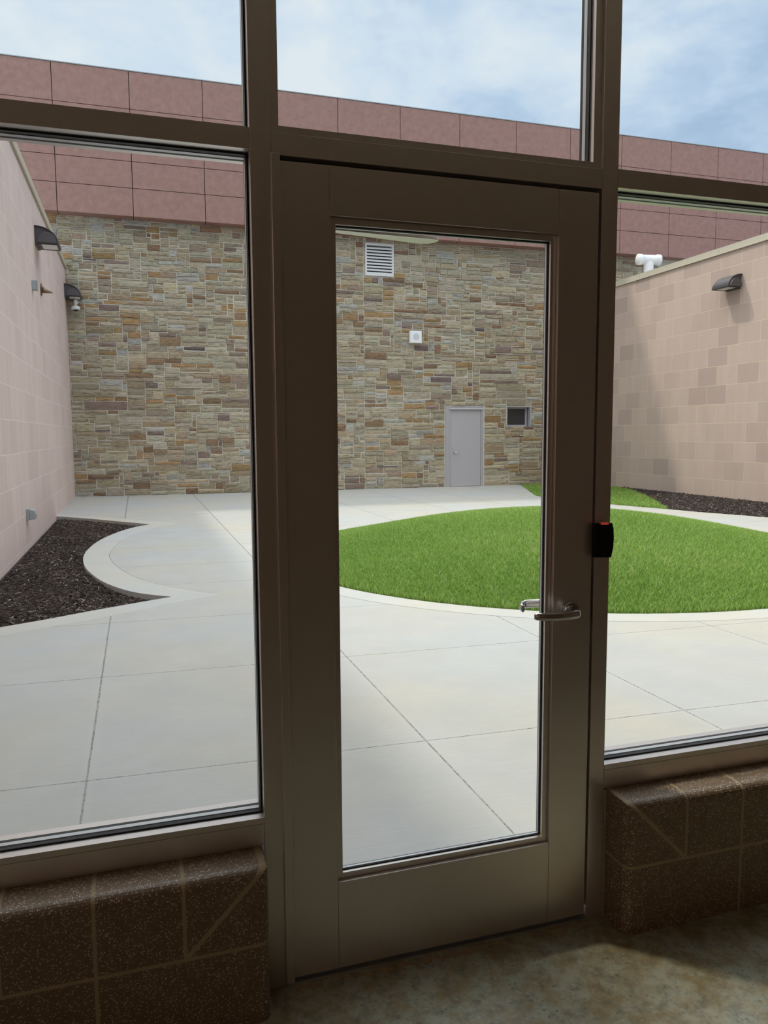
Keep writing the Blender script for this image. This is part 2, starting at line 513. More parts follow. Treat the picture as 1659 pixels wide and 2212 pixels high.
MCX, MCY, MR, MH = 4.70, 6.60, 3.46, 0.47
def mound_r(th):
    return MR + 0.02 * np.sin(2 * th + 0.6)
TH = np.linspace(0, 2 * np.pi, 97)[:-1]
lawn_edge = [(MCX + mound_r(t) * math.cos(t), MCY + mound_r(t) * math.sin(t)) for t in TH]
lawn_kerb = [(MCX + (mound_r(t) + 0.27) * math.cos(t), MCY + (mound_r(t) + 0.27) * math.sin(t)) for t in TH]
def mound_z(x, y):
    r = np.hypot(x - MCX, y - MCY) / mound_r(np.arctan2(y - MCY, x - MCX))
    return MH * np.clip(1 - r * r, 0, 1) ** 1.3

lawn_back = smooth_poly([(10.02, 17.76), (9.32, 16.06), (8.90, 15.03), (8.60, 14.25), (8.63, 13.4), (8.85, 12.2), (9.12, 11.2), (9.39, 10.5)], 5) + [(9.69, 11.14), (10.41, 12.37), (11.1, 13.7), (11.68, 14.89), (XR, 15.9), (XR, 17.76)]
lawn_back_kerb = smooth_poly([(9.66, 17.9), (9.02, 16.2), (8.60, 15.15), (8.33, 14.3)], 5)
mulch_right = [(9.39, 10.5)] + smooth_poly([(9.55, 9.9), (10.02, 8.7), (10.35, 7.2), (10.5, 5.6), (10.5, 3.5)], 4) + [(XR, 3.2), (XR, 15.9), (11.68, 14.89), (11.1, 13.7), (10.41, 12.37), (9.69, 11.14)]

gap = 0.004
right_notch = (lawn_back[:-6] + mulch_right[1:-5])[::-1]
pave = slab('paving', [(XL, 0.115), (XR, 0.115)] + right_notch + [(10.02, 17.94), (XL, 17.94)] + [(x + gap, y) if x != XL else (x, y) for x, y in kerb_left],
            [lawn_kerb], -0.12, GZ, 'concrete')
tag(pave, 'pale broom-finished concrete paving with tooled joints across the courtyard', 'paving', 'structure')
sub = MB().box(XL - 0.3, XR + 0.3, 0.10, 18.2, -0.3, -0.121).build('ground', 'subbase')
tag(sub, 'earth under the courtyard paving and planting beds', 'ground', 'structure')
k1 = slab('kerb', kerb_left + mulch_left[::-1], [], -0.119, GZ, 'kerb')
tag(k1, 'curved pale concrete edging band around the left bark bed', 'kerb', 'structure')
k2 = slab('kerb', [(MCX + (math.hypot(x - MCX, y - MCY) - gap) * math.cos(math.atan2(y - MCY, x - MCX)), MCY + (math.hypot(x - MCX, y - MCY) - gap) * math.sin(math.atan2(y - MCY, x - MCX))) for x, y in lawn_kerb], [lawn_edge], -0.119, GZ + 0.001, 'kerb')
tag(k2, 'round pale concrete edging band around the domed lawn', 'kerb', 'structure')

# ---- domed lawn
b = MB()
NR, NA = 14, 96
b.v.append((MCX, MCY, float(mound_z(np.array(MCX), np.array(MCY))) - 0.01))
for i in range(1, NR + 1):
    for t in TH:
        q = i / NR
        x = MCX + mound_r(t) * q * math.cos(t); y = MCY + mound_r(t) * q * math.sin(t)
        b.v.append((x, y, float(mound_z(np.array(x), np.array(y))) - 0.01))
for k in range(NA):
    b.f.append((0, 1 + k, 1 + (k + 1) % NA)); b.s.append(True); b.mi.append(0)
for i in range(NR - 1):
    for k in range(NA):
        a0 = 1 + i * NA; a1 = 1 + (i + 1) * NA
        b.f.append((a0 + k, a1 + k, a1 + (k + 1) % NA, a0 + (k + 1) % NA)); b.s.append(True); b.mi.append(0)
n0 = len(b.v)
for t in TH:
    b.v.append((MCX + mound_r(t) * math.cos(t), MCY + mound_r(t) * math.sin(t), -0.12))
for k in range(NA):
    a1 = 1 + (NR - 1) * NA
    b.f.append((a1 + k, n0 + k, n0 + (k + 1) % NA, a1 + (k + 1) % NA)); b.s.append(False); b.mi.append(0)
tag(b.build('lawn_mound', 'soil'), 'low domed bed of turf in the middle of the courtyard', 'lawn', 'structure')
lb = slab('lawn_bed', lawn_back, [], -0.119, 0.0, 'soil')
tag(lb, 'flat turf bed in the far right corner of the courtyard', 'lawn', 'structure')

def blades(name, pts, zf, h, w, label, seed):
    rg = np.random.default_rng(seed)
    n = len(pts)
    x, y = pts[:, 0], pts[:, 1]
    z = zf(x, y) - 0.012
    hh = h * rg.uniform(0.6, 1.25, n)
    ph = rg.uniform(0, 2 * np.pi, n)
    ln = rg.uniform(0.15, 0.95, n) * hh
    la = rg.uniform(0, 2 * np.pi, n)
    ww = w * rg.uniform(0.7, 1.3, n)
    dx, dy = np.cos(ph) * ww / 2, np.sin(ph) * ww / 2
    lx, ly = np.cos(la) * ln, np.sin(la) * ln
    V = np.empty((n, 5, 3))
    V[:, 0] = np.c_[x - dx, y - dy, z]; V[:, 1] = np.c_[x + dx, y + dy, z]
    V[:, 2] = np.c_[x + lx * 0.35 + dx * 0.8, y + ly * 0.35 + dy * 0.8, z + hh * 0.6]
    V[:, 3] = np.c_[x + lx * 0.35 - dx * 0.8, y + ly * 0.35 - dy * 0.8, z + hh * 0.6]
    V[:, 4] = np.c_[x + lx, y + ly, z + hh * 0.95]
    me = bpy.data.meshes.new(name)
    me.vertices.add(n * 5); me.vertices.foreach_set('co', V.reshape(-1))
    base = (np.arange(n) * 5)[:, None]
    quads = base + np.array([[0, 1, 2, 3]]); tris = base + np.array([[3, 2, 4]])
    loops = np.concatenate([quads, tris], 1).reshape(-1)
    me.loops.add(n * 7); me.loops.foreach_set('vertex_index', loops.astype(np.int32))
    st = (np.arange(n) * 7)[:, None] + np.array([[0, 4]])
    me.polygons.add(n * 2)
    me.polygons.foreach_set('loop_start', st.reshape(-1).astype(np.int32))
    me.update(calc_edges=True)
    # colour: mix of fresh greens, patchy pale straw blades
    pat = 0.5 + 0.25 * np.sin(x * 1.9 + 1.3 * np.sin(y * 1.3)) + 0.25 * np.sin(y * 2.3 + x * 0.7)
    k = np.clip(rg.normal(0.5, 0.34, n) + 0.25 * (pat - 0.5), 0, 1)[:, None]
    c = (1 - k) * np.array([[0.155, 0.30, 0.045]]) + k * np.array([[0.42, 0.60, 0.155]])
    dry = rg.random(n) < (0.035 + 0.06 * (pat > 0.72))
    c[dry] = np.array([0.56, 0.54, 0.30])
    pale = rg.random(n) < 0.06
    c[pale] = np.array([0.50, 0.66, 0.27])
    cc = np.repeat(np.c_[c, np.ones(n)], 7, axis=0)
    at = me.attributes.new('Col', 'FLOAT_COLOR', 'CORNER')
    at.data.foreach_set('color', cc.reshape(-1).astype(np.float32))
    me.materials.append(M['grass'])
    o = bpy.data.objects.new(name, me); COL.objects.link(o)
    tag(o, label, 'grass', 'stuff')
    return o

n = 420000
th = rng.uniform(0, 2 * np.pi, n); rr = np.sqrt(rng.uniform(0, 1, n)) * (mound_r(th) - 0.012)
P = np.c_[MCX + rr * np.cos(th), MCY + rr * np.sin(th)]
blades('grass', P, mound_z, 0.055, 0.0055, 'short mown green grass covering the domed lawn', 11)
P = np.c_[rng.uniform(8.5, XR - 0.09, 60000), rng.uniform(10.4, 17.75, 60000)]
P = P[inside(P, lawn_back)]
blades('grass', P, lambda x, y: np.zeros_like(x), 0.06, 0.011, 'green grass in the far corner by the stone wall and right wall', 12)

# ---- bark beds
def chips(name, pts, zf, label, seed, scale=1.0):
    rg = np.random.default_rng(seed)
    n = len(pts)
    L = rg.uniform(0.03, 0.085, n) * scale; Wd = rg.uniform(0.006, 0.018, n) * scale; T = rg.uniform(0.003, 0.008, n) * scale
    a = rg.uniform(0, 2 * np.pi, n); e = rg.normal(0, 0.28, n)
    ux = np.c_[np.cos(a) * np.cos(e), np.sin(a) * np.cos(e), np.sin(e)]
    uy = np.c_[-np.sin(a), np.cos(a), rg.normal(0, 0.35, n)]; uy /= np.linalg.norm(uy, axis=1)[:, None]
    uz = np.cross(ux, uy)
    ctr = np.c_[pts, zf(pts[:, 0], pts[:, 1]) + rg.uniform(0.0, 0.02, n)]
    sg = np.array([(-1, -.6, -1), (1, -1, -1), (.8, 1, -1), (-1, .9, -1), (-1, -.6, 1), (1, -1, 1), (.8, 1, 1), (-1, .9, 1)])
    V = ctr[:, None, :] + sg[None, :, 0:1] * (ux * L[:, None] / 2)[:, None, :] + sg[None, :, 1:2] * (uy * Wd[:, None] / 2)[:, None, :] + sg[None, :, 2:3] * (uz * T[:, None] / 2)[:, None, :]
    q = np.array([(4, 5, 6, 7), (0, 1, 5, 4), (1, 2, 6, 5), (2, 3, 7, 6), (3, 0, 4, 7)])
    F = (np.arange(n) * 8)[:, None, None] + q[None]
    me = bpy.data.meshes.new(name)
    me.vertices.add(n * 8); me.vertices.foreach_set('co', V.reshape(-1))
    me.loops.add(n * 20); me.loops.foreach_set('vertex_index', F.reshape(-1).astype(np.int32))
    me.polygons.add(n * 5); me.polygons.foreach_set('loop_start', (np.arange(n * 5) * 4).astype(np.int32))
    me.update(calc_edges=True)
    k = rg.random(n)[:, None] ** 1.6
    c = (1 - k) * np.array([[0.022, 0.015, 0.013]]) + k * np.array([[0.105, 0.082, 0.075]])
    lt = rg.random(n) < 0.05
    c[lt] = np.array([0.26, 0.225, 0.20])
    cc = np.repeat(np.c_[c, np.ones(n)], 20, axis=0)
    at = me.attributes.new('Col', 'FLOAT_COLOR', 'CORNER')
    at.data.foreach_set('color', cc.reshape(-1).astype(np.float32))
    me.materials.append(M['mulch'])
    o = bpy.data.objects.new(name, me); COL.objects.link(o)
    return tag(o, label, 'mulch', 'stuff')

ml = slab('planting_bed', [(x + 0.002 if x == XL else x, y) for x, y in mulch_left], [], -0.119, -0.075, 'mulchbase')
tag(ml, 'sunken bark bed between the left pink wall and the curved kerb', 'planting bed', 'structure')
P = np.c_[rng.uniform(XL, 0, 62000), rng.uniform(4.3, 13.4, 62000)]
P = P[inside(P, mulch_left)]
P = P[P[:, 0] > XL + 0.06]
chips('mulch', P, lambda x, y: -0.072 + 0.02 * np.sin(x * 3 + y * 2) * np.sin(y * 1.7), 'dark shredded bark filling the bed beside the left wall', 21)
mr = slab('planting_bed', [(min(x, XR - 0.002), y) for x, y in mulch_right], [], -0.119, -0.03, 'mulchbase')
tag(mr, 'bark bed along the foot of the right buff wall', 'planting bed', 'structure')
P = np.c_[rng.uniform(9.3, XR - 0.07, 60000), rng.uniform(6.5, 16, 60000)]
P = P[inside(P, mulch_right)]
chips('mulch', P, lambda x, y: -0.015 + 0.03 * np.clip((x - 9.5) / 2.4, 0, 1) + 0 * y, 'dark shredded bark along the foot of the right wall', 22, 1.25)

# ---- left and right block walls with metal copings
wl = MB().box(XL - 0.35, XL, 0.115, YF + 0.30, -0.3, 5.33).build('wall_left', 'block_left')
tag(wl, 'tall pinkish block wall along the left side of the courtyard', 'wall', 'structure')
wr = MB().box(XR, XR + 0.35, 0.115, YF + 0.30, -0.3, 5.315).build('wall_right', 'block_right')
tag(wr, 'tall buff block wall along the right side of the courtyard', 'wall', 'structure')
def coping(x0, x1, z0, z1, label, inner):
    b = MB()
    ys = [0.12, 3.2, 6.25, 9.3, 12.35, 15.15, YF - 0.02]
    for a, c in zip(ys[:-1], ys[1:]):
        b.box(x0, x1, a, c - 0.006, z0, z1)
    s = 0.012
    if inner > 0:
        b.box(inner - s * 1.2, inner + s * 1.2, 0.12, YF - 0.02, z0 - 0.014, z0 + 0.004)
    o = b.build('trim_coping', 'coping')
    return tag(o, label, 'coping', 'structure')
coping(XL - 0.37, XL + 0.035, 5.352, 5.475, 'tan sheet metal coping on top of the left wall', XL + 0.025)
coping(XR - 0.025, XR + 0.37, 5.33, 5.46, 'tan sheet metal coping on top of the right wall', XR - 0.025)
rf = MB().box(XR + 0.351, XR + 9, 0.2, YF, 4.7, 4.95).build('roof_deck', 'roofing')
tag(rf, 'flat roof behind the right wall', 'roof', 'structure')

# ---- stone wall (one mesh: random ashlar over a mortar bed, openings left free)
DO = (7.76, 8.915, -0.2, 2.215)            # doorway
WO = (9.645, 10.405, 1.645, 2.22)          # small window
VO = (5.50, 6.275, 5.595, 6.43)            # louvre
ZS = 6.56
openings = [DO, WO, VO]
xs = sorted({-3.2, 20.0, *[o[0] for o in openings], *[o[1] for o in openings]})
b = MB()
zs_all = sorted({-0.3, 6.7, *[max(-0.3, o[2]) for o in openings], *[o[3] for o in openings]})
for i in range(len(xs) - 1):
    for k in range(len(zs_all) - 1):
        cx, cz = (xs[i] + xs[i + 1]) / 2, (zs_all[k] + zs_all[k + 1]) / 2
        if any(o[0] < cx < o[1] and o[2] < cz < o[3] for o in openings):
            continue
        b.add([(xs[i], YF, zs_all[k]), (xs[i + 1], YF, zs_all[k]), (xs[i + 1], YF, zs_all[k + 1]), (xs[i], YF, zs_all[k + 1])], [(0, 1, 2, 3)], mi=1)
for o in openings:                          # reveals
    x0, x1, z0, z1 = o; d = 0.22
    b.add([(x0, YF, z0), (x0, YF + d, z0), (x0, YF + d, z1), (x0, YF, z1)], [(0, 1, 2, 3)], mi=1)
    b.add([(x1, YF, z0), (x1, YF + d, z0), (x1, YF + d, z1), (x1, YF, z1)], [(3, 2, 1, 0)], mi=1)
    b.add([(x0, YF, z1), (x1, YF, z1), (x1, YF + d, z1), (x0, YF + d, z1)], [(0, 1, 2, 3)], mi=1)
    b.add([(x0, YF, z0), (x1, YF, z0), (x1, YF + d, z0), (x0, YF + d, z0)], [(3, 2, 1, 0)], mi=1)
CW = 0.052
GX0, GX1 = -2.6, 14.6
nx, nz = int((GX1 - GX0) / CW), int((6.56 + 0.02) / CW) + 1
occ = np.zeros((nz, nx), bool)
jx = [int((5.485 - GX0) / CW), int((-1.92 - GX0) / CW)]     # control joints
cells = {}
for r in range(nz):
    for c_ in range(nx):
        x0, z0 = GX0 + c_ * CW, r * CW
        for o in openings:
            if o[0] - CW * 0.6 < x0 < o[1] - CW * 0.4 and o[2] - CW * 0.6 < z0 < o[3] - CW * 0.4:
                occ[r, c_] = True
pal = [((0.545, 0.465, 0.335), 0.26), ((0.50, 0.445, 0.34), 0.20), ((0.56, 0.505, 0.395), 0.19), ((0.485, 0.385, 0.265), 0.12),
       ((0.47, 0.315, 0.165), 0.06), ((0.34, 0.225, 0.145), 0.05), ((0.33, 0.25, 0.215), 0.03), ((0.22, 0.17, 0.165), 0.012),
       ((0.53, 0.52, 0.485), 0.055), ((0.43, 0.335, 0.26), 0.053)]
pw = np.cumsum([p_[1] for p_ in pal]); pw /= pw[-1]
stone_cols = []
face_cols = [(0.5, 0.48, 0.42)] * len(b.f)
RS = random.Random(5)
for r in range(nz):
    c_ = 0
    while c_ < nx:
        if occ[r, c_]:
            c_ += 1; continue
        hgt = RS.choices([1, 2, 3, 4], [0.08, 0.52, 0.33, 0.07])[0]
        wid = RS.choices([3, 4, 6, 8, 10, 12, 15, 19], [0.05, 0.09, 0.18, 0.22, 0.19, 0.14, 0.08, 0.05])[0]
        wmax = 0
        while c_ + wmax < nx and not occ[r, c_ + wmax] and wmax < wid and not (wmax > 0 and (c_ + wmax) in jx):
            wmax += 1
        if wmax < 3: hgt = min(hgt, 3)
        hmax = 0
        while hmax < hgt and r + hmax < nz and not occ[r + hmax, c_:c_ + wmax].any():
            hmax += 1
        rest = 0
        while c_ + wmax + rest < nx and not occ[r, c_ + wmax + rest] and rest < 2 and (c_ + wmax + rest) not in jx:
            rest += 1
        if 0 < rest < 2 and not occ[r:r + hmax, c_ + wmax:c_ + wmax + rest].any():
            wmax += rest
        occ[r:r + hmax, c_:c_ + wmax] = True
        x0, x1 = GX0 + c_ * CW, GX0 + (c_ + wmax) * CW
        z0, z1 = r * CW, min((r + hmax) * CW, 6.60)
        g = 0.0080
        jt = lambda s=0.008: RS.uniform(-s, s)
        d = RS.uniform(0.004, 0.034)
        # outline corners, jittered
        q = [(x0 + g + jt(), z0 + g + jt(.006)), (x1 - g + jt(), z0 + g + jt(.006)), (x1 - g + jt(), z1 - g + jt(.006)), (x0 + g + jt(), z1 - g + jt(.006))]
        nu, nv = max(2, min(6, wmax // 2 + 1)), 3
        vs = []
        ins = min(0.010, (z1 - z0) * 0.16)
        for jv in range(nv):
            for iu in range(nu):
                u, w = iu / (nu - 1), jv / (nv - 1)
                bx = (1 - u) * (1 - w) * q[0][0] + u * (1 - w) * q[1][0] + u * w * q[2][0] + (1 - u) * w * q[3][0]
                bz = (1 - u) * (1 - w) * q[0][1] + u * (1 - w) * q[1][1] + u * w * q[2][1] + (1 - u) * w * q[3][1]
                edge = iu in (0, nu - 1) or jv in (0, nv - 1)
                ix = ins if iu == 0 else (-ins if iu == nu - 1 else 0)
                iz = ins if jv == 0 else (-ins if jv == nv - 1 else 0)
                vs.append((bx + ix, YF - d - (0 if edge else RS.uniform(0.002, 0.012)) + RS.uniform(-0.005, 0.005), bz + iz + (0 if not edge or iu in (0, nu - 1) else RS.uniform(-0.004, 0.004))))
        nb = len(vs)
        per = [iu for iu in range(nu)] + [nu * jv + nu - 1 for jv in range(1, nv)] + [nu * (nv - 1) + iu for iu in range(nu - 2, -1, -1)] + [nu * jv for jv in range(nv - 2, 0, -1)]
        for k in per:                        # skirt at the outline, on the mortar
            iu, jv = k % nu, k // nu
            u, w = iu / (nu - 1), jv / (nv - 1)
            bx = (1 - u) * (1 - w) * q[0][0] + u * (1 - w) * q[1][0] + u * w * q[2][0] + (1 - u) * w * q[3][0]
            bz = (1 - u) * (1 - w) * q[0][1] + u * (1 - w) * q[1][1] + u * w * q[2][1] + (1 - u) * w * q[3][1]
            vs.append((bx, YF + 0.001, bz))
        fs = [(jv * nu + iu, jv * nu + iu + 1, (jv + 1) * nu + iu + 1, (jv + 1) * nu + iu) for jv in range(nv - 1) for iu in range(nu - 1)]
        m_ = len(per)
        fs += [(nb + i, nb + (i + 1) % m_, per[(i + 1) % m_], per[i]) for i in range(m_)]
        b.add(vs, fs)
        col = pal[int(np.searchsorted(pw, RS.random()))][0]
        k = RS.uniform(0.72, 1.03)
        col = tuple(min(0.8, v_ * k * RS.uniform(0.97, 1.03)) for v_ in col)
        face_cols += [col] * len(fs)
        c_ += wmax
me = bpy.data.meshes.new('wall_back')
me.from_pydata(b.v, [], b.f)
me.polygons.foreach_set('material_index', b.mi)
me.materials.append(M['stone']); me.materials.append(M['mortar'])
lt = np.empty(len(me.polygons), np.int32); me.polygons.foreach_get('loop_total', lt)
cc = np.repeat(np.c_[np.array(face_cols), np.ones(len(face_cols))], lt, axis=0)
at = me.attributes.new('Col', 'FLOAT_COLOR', 'CORNER'); at.data.foreach_set('color', cc.reshape(-1).astype(np.float32))
wb = bpy.data.objects.new('wall_back', me); COL.objects.link(wb)
tag(wb, 'tall wall of tan and brown ledge stone across the back of the courtyard', 'wall', 'structure')
bk = MB().box(-3.2, 20.0, YF + 0.30, YF + 0.5, -0.3, 9.6).build('wall_core', 'darkvoid')
tag(bk, 'building core behind the stone wall', 'wall', 'structure')

# ---- fascia of red-brown panels overhanging the stone
YP = 17.585
Kp = (YP + 1.9206) / (YF + 1.9206)
PX = lambda x: -0.3307 + (x + 0.3307) * Kp
PZ = lambda z: 1.4707 + (z - 1.4707) * Kp
rows = [6.655, 7.295, 7.905, 8.50, 9.085, 9.935]
b = MB()
for i in range(-1, 14):
    a, c = PX(-3.5808 + 1.6782 * i), PX(-3.5808 + 1.6782 * (i + 1))
    for z0, z1 in zip(rows[:-1], rows[1:]):
        b.box(a + 0.008, c - 0.008, YP, YP + 0.05, PZ(z0) + 0.007, PZ(z1) - 0.007)
    b.box(a + 0.008, c - 0.008, YP, YF + 0.05, PZ(rows[0]) - 0.004, PZ(rows[0]) + 0.006)
fa = b.build('wall_fascia', 'panel')
tag(fa, 'overhanging fascia of large red-brown panels above the stone wall', 'fascia', 'structure')
fb = MB().box(PX(-5.2), PX(19.5), YP + 0.052, YF + 0.3, PZ(rows[0]) + 0.008, PZ(9.90)).build('wall_fascia_backing', 'darkvoid')
tag(fb, 'dark framing behind the fascia panel joints', 'wall', 'structure')
fc = MB().box(PX(-5.2), PX(19.5), YP - 0.012, YF + 0.3, PZ(9.936), PZ(9.955)).build('trim_roof_edge', 'greybox')
tag(fc, 'thin grey metal edge along the roof above the red-brown panels', 'trim', 'structure')

# ---- far grey door
d2 = thing('door_2', (8.335, YF, GZ), 'plain grey steel door in the stone wall', 'door', 'structure')
b = MB()
fy0, fy1 = YF - 0.005, YF + 0.10
b.box(7.765, 7.925, fy0, fy1, GZ, 2.21); b.box(8.848, 8.91, fy0, fy1, GZ, 2.21); b.box(7.925, 8.848, fy0, fy1, 2.142, 2.21)
b.build('door_frame', 'greyframe', d2, 0.004)
leaf = MB().box(7.932, 8.842, YF + 0.012, YF + 0.057, 0.018, 2.136).build('door_leaf', 'greydoor', d2, 0.003)
MB().prism([(YF - 0.045, 2.135), (YF - 0.005, 2.135), (YF - 0.005, 2.165), (YF - 0.035, 2.158)], 'x', 7.90, 8.90).build('drip_cap', 'greydoor', d2)
MB().box(7.935, 8.84, YF - 0.004, YF + 0.012, 0.005, 0.05).build('door_sweep', 'alu', d2)
for z in (0.28, 1.08, 1.86):
    MB().tube([(8.852, YF + 0.0, z - 0.06), (8.852, YF + 0.0, z + 0.06)], 0.009, 10).build('hinge', 'greyframe', d2)
hd = MB().tube([(8.035, YF + 0.012, 0.955), (8.035, YF - 0.008, 0.955)], 0.036, 20).build('lever_rose', 'chrome', d2)
MB().tube([(8.035, YF - 0.005, 0.955), (8.035, YF - 0.05, 0.955), (8.06, YF - 0.06, 0.955), (8.13, YF - 0.058, 0.95), (8.155, YF - 0.04, 0.95)], 0.012, 10).build('lever', 'chrome', d2)
MB().tube([(7.995, YF + 0.012, 1.055), (7.995, YF + 0.002, 1.055)], 0.018, 16).build('lock_cylinder', 'greybox', d2)

# ---- small far window
w9 = thing('window_6', (10.025, YF, 1.65), 'small dark square window right of the grey door', 'window', 'structure')
b = MB(); b.ring(9.70, 10.30, 1.705, 2.165, 0.055, YF + 0.15, YF + 0.215)
b.box(9.646, 10.404, YF - 0.02, YF + 0.15, 1.646, 1.655)
b.box(10.375, 10.404, YF - 0.004, YF + 0.15, 1.656, 2.219); b.box(9.646, 9.66, YF - 0.004, YF + 0.15, 1.656, 2.219); b.box(9.66, 10.375, YF - 0.004, YF + 0.15, 2.205, 2.219)
b.build('window_frame', 'greyframe', w9)
MB().box(9.70, 10.30, YF + 0.185, YF + 0.195, 1.705, 2.165).build('glass_pane', 'farglass', w9)

# ---- louvre grille
lv = thing('vent_louver', (5.8875, YF, 5.6), 'square white louvred vent high on the stone wall', 'vent')
b = MB(); b.ring(5.545, 6.235, 5.645, 6.375, 0.048, YF - 0.035, YF + 0.12)
b.build('vent_frame', 'louver', lv, 0.004)
for i in range(9):
    z = 5.665 + i * 0.079
    MB().prism([(YF - 0.026, z + 0.022), (YF - 0.026, z - 0.020), (YF - 0.018, z - 0.020), (YF - 0.014, z + 0.006), (YF + 0.075, z + 0.05), (YF + 0.069, z + 0.058)], 'x', 5.546, 6.234).build('louver_blade', 'louver', lv)
MB().box(5.5, 6.275, YF + 0.125, YF + 0.14, 5.6, 6.42).build('back_panel', 'darkvoid', lv)

# ---- loudspeaker
sk = thing('wall_speaker', (6.865, YF, 3.9), 'white square loudspeaker box mounted mid height on the stone wall', 'speaker')
MB().box(6.70, 7.03, YF - 0.15, YF - 0.02, 3.885, 4.205).build('housing', 'white', sk, 0.012)
MB().tube([(6.865, YF - 0.149, 4.045), (6.865, YF - 0.153, 4.045)], 0.088, 32).build('speaker_grille', 'speakergrille', sk)

# ---- wall lamps (made for the left wall: plate at x = 0, sticking out to +x, near end at y = 0)
lampL = thing('wall_lamp', (XL, 12.04, 4.57), 'dark bronze hooded wall lamp on the left wall, nearest and highest one', 'wall lamp', None, 'hooded wall lamps')
LW = 0.43
def lamp_local(b, name, m, bev=0.0):
    # local coordinates, parented without offset
    o = b.build(name, m, None, bev)
    o.parent = lampL
    return o
arc = [(0.0, 0.285)] + [(0.02 + 0.34 * math.sin(a), 0.015 + 0.27 * math.cos(a)) for a in np.linspace(0, math.pi / 2, 12)]
b = MB()
inner = [(x * 0.955, z - 0.012) for x, z in arc]
hood = arc + inner[::-1]
b.prism(hood, 'y', -0.02, LW + 0.02)
lamp_local(b, 'hood', 'lamp')
for y0, y1 in ((0.012, 0.022), (LW - 0.022, LW - 0.012)):
    lamp_local(MB().prism([(0, 0)] + [(x, z) for x, z in inner], 'y', y0, y1), 'end_panel', 'lamp')
for y0, y1 in ((-0.075, 0.012), (LW - 0.012, LW + 0.075)):
    half = [(0.19 + 0.145 * math.cos(a), 0.012 + 0.165 * math.sin(a)) for a in np.linspace(0, math.pi, 18)]
    lamp_local(MB().prism(half, 'y', y0, y1), 'end_cap', 'lamp', 0.004)
lamp_local(MB().box(0.001, 0.04, 0.01, LW - 0.01, -0.02, 0.26), 'back_plate', 'lamp', 0.004)
b = MB(); b.box(0.04, 0.09, 0, LW, -0.004, 0.016); b.box(0.325, 0.352, 0, LW, -0.004, 0.016); b.box(0.09, 0.325, 0, 0.018, -0.004, 0.016); b.box(0.09, 0.325, LW - 0.018, LW, -0.004, 0.016)
lfr = lamp_local(b, 'lens_frame', 'lamp')
lamp_local(MB().box(0.091, 0.324, 0.019, LW - 0.019, 0.004, 0.012), 'lens', 'lens').parent = lfr
copy_thing(lampL, (XL, 17.42, 4.635), 0, 'dark bronze hooded wall lamp in the left corner above the white camera')
copy_thing(lampL, (XR, 11.66 + LW, 4.50), math.pi, 'dark bronze hooded wall lamp on the right buff wall')

# ---- small boxes on the left wall
jb = thing('junction_box', (XL, 11.40, 3.72), 'small grey junction box on the left wall below the nearest lamp', 'electrical box')
MB().box(XL, XL + 0.07, 11.33, 11.47, 3.72, 3.86).build('box_body', 'greybox', jb, 0.004)
MB().box(XL + 0.0705, XL + 0.077, 11.325, 11.475, 3.715, 3.865).build('box_cover', 'greybox', jb)
sp_ = thing('wall_spout', (XL, 12.57, 3.935), 'small bronze cone-shaped spout on the left wall beside the junction box', 'spout')
MB().tube([(XL, 12.57, 3.935), (XL + 0.018, 12.57, 3.935)], 0.10, 28).build('flange', 'bronze', sp_)
MB().tube([(XL + 0.018, 12.57, 3.93), (XL + 0.06, 12.57, 3.915), (XL + 0.19, 12.57, 3.885)], [0.055, 0.042, 0.006], 20).build('cone', 'bronze', sp_)
ob_ = thing('outdoor_outlet', (XL, 9.48, 0.34), 'grey weatherproof outlet box low on the left wall above the bark', 'outlet')
MB().box(XL, XL + 0.04, 9.41, 9.53, 0.335, 0.485).build('box_body', 'greybox', ob_, 0.004)
MB().prism([(XL + 0.04, 0.34), (XL + 0.115, 0.345), (XL + 0.125, 0.40), (XL + 0.105, 0.465), (XL + 0.04, 0.482)], 'y', 9.405, 9.535).build('cover', 'greybox', ob_, 0.006)

# ---- dome camera near the corner
cm = thing('dome_camera', (-1.585, YF, 4.56), 'white pendant dome camera under the corner lamp', 'security camera')
cy = 17.66
MB().tube([(-1.585, YF - 0.01, 4.60), (-1.585, cy + 0.03, 4.60), (-1.585, cy, 4.585), (-1.585, cy, 4.46)], 0.036, 14).build('arm', 'white', cm)
MB().tube([(-1.585, YF + 0.0, 4.60), (-1.585, YF - 0.055, 4.60)], 0.06, 18).build('wall_flange', 'white', cm)
MB().tube([(-1.585, cy, 4.475), (-1.585, cy, 4.455), (-1.585, cy, 4.43), (-1.585, cy, 4.40), (-1.585, cy, 4.375)], [0.04, 0.078, 0.100, 0.098, 0.078], 24).build('camera_housing', 'white', cm)
MB().tube([(-1.585, cy, 4.375), (-1.585, cy, 4.36), (-1.585, cy, 4.348), (-1.585, cy, 4.342)], [0.064, 0.058, 0.038, 0.01], 20).build('dome', 'dark', cm)

# ---- vent pipe behind the right wall
pv = thing('vent_pipe', (12.55, 15.67, 4.95), 'white tee-shaped plastic vent pipe rising behind the right wall', 'vent pipe')
MB().tube([(12.55, 15.67, 4.95), (12.55, 15.67, 5.66)], 0.105, 24).build('riser', 'pipegrey', pv)
b = MB()
b.tube([(12.55, 15.67, 5.60), (12.55, 15.67, 5.90)], 0.125, 28, caps=False)
ax = Vector((-0.98, 0.15, 0)).normalized()
c0 = Vector((12.55, 15.67, 5.95))
pts = [(-0.31, .118), (-0.31, .140), (-0.21, .140), (-0.205, .125), (0.205, .125), (0.21, .140), (0.31, .140), (0.31, .118)]
b.tube([c0 + ax * s for s, _ in pts], [r_ for _, r_ in pts], 32, caps=False)
b.tube([c0 - ax * 0.31, c0 + ax * 0.31], 0.117, 32, caps=False)
b.build('tee_fitting', 'white', pv)

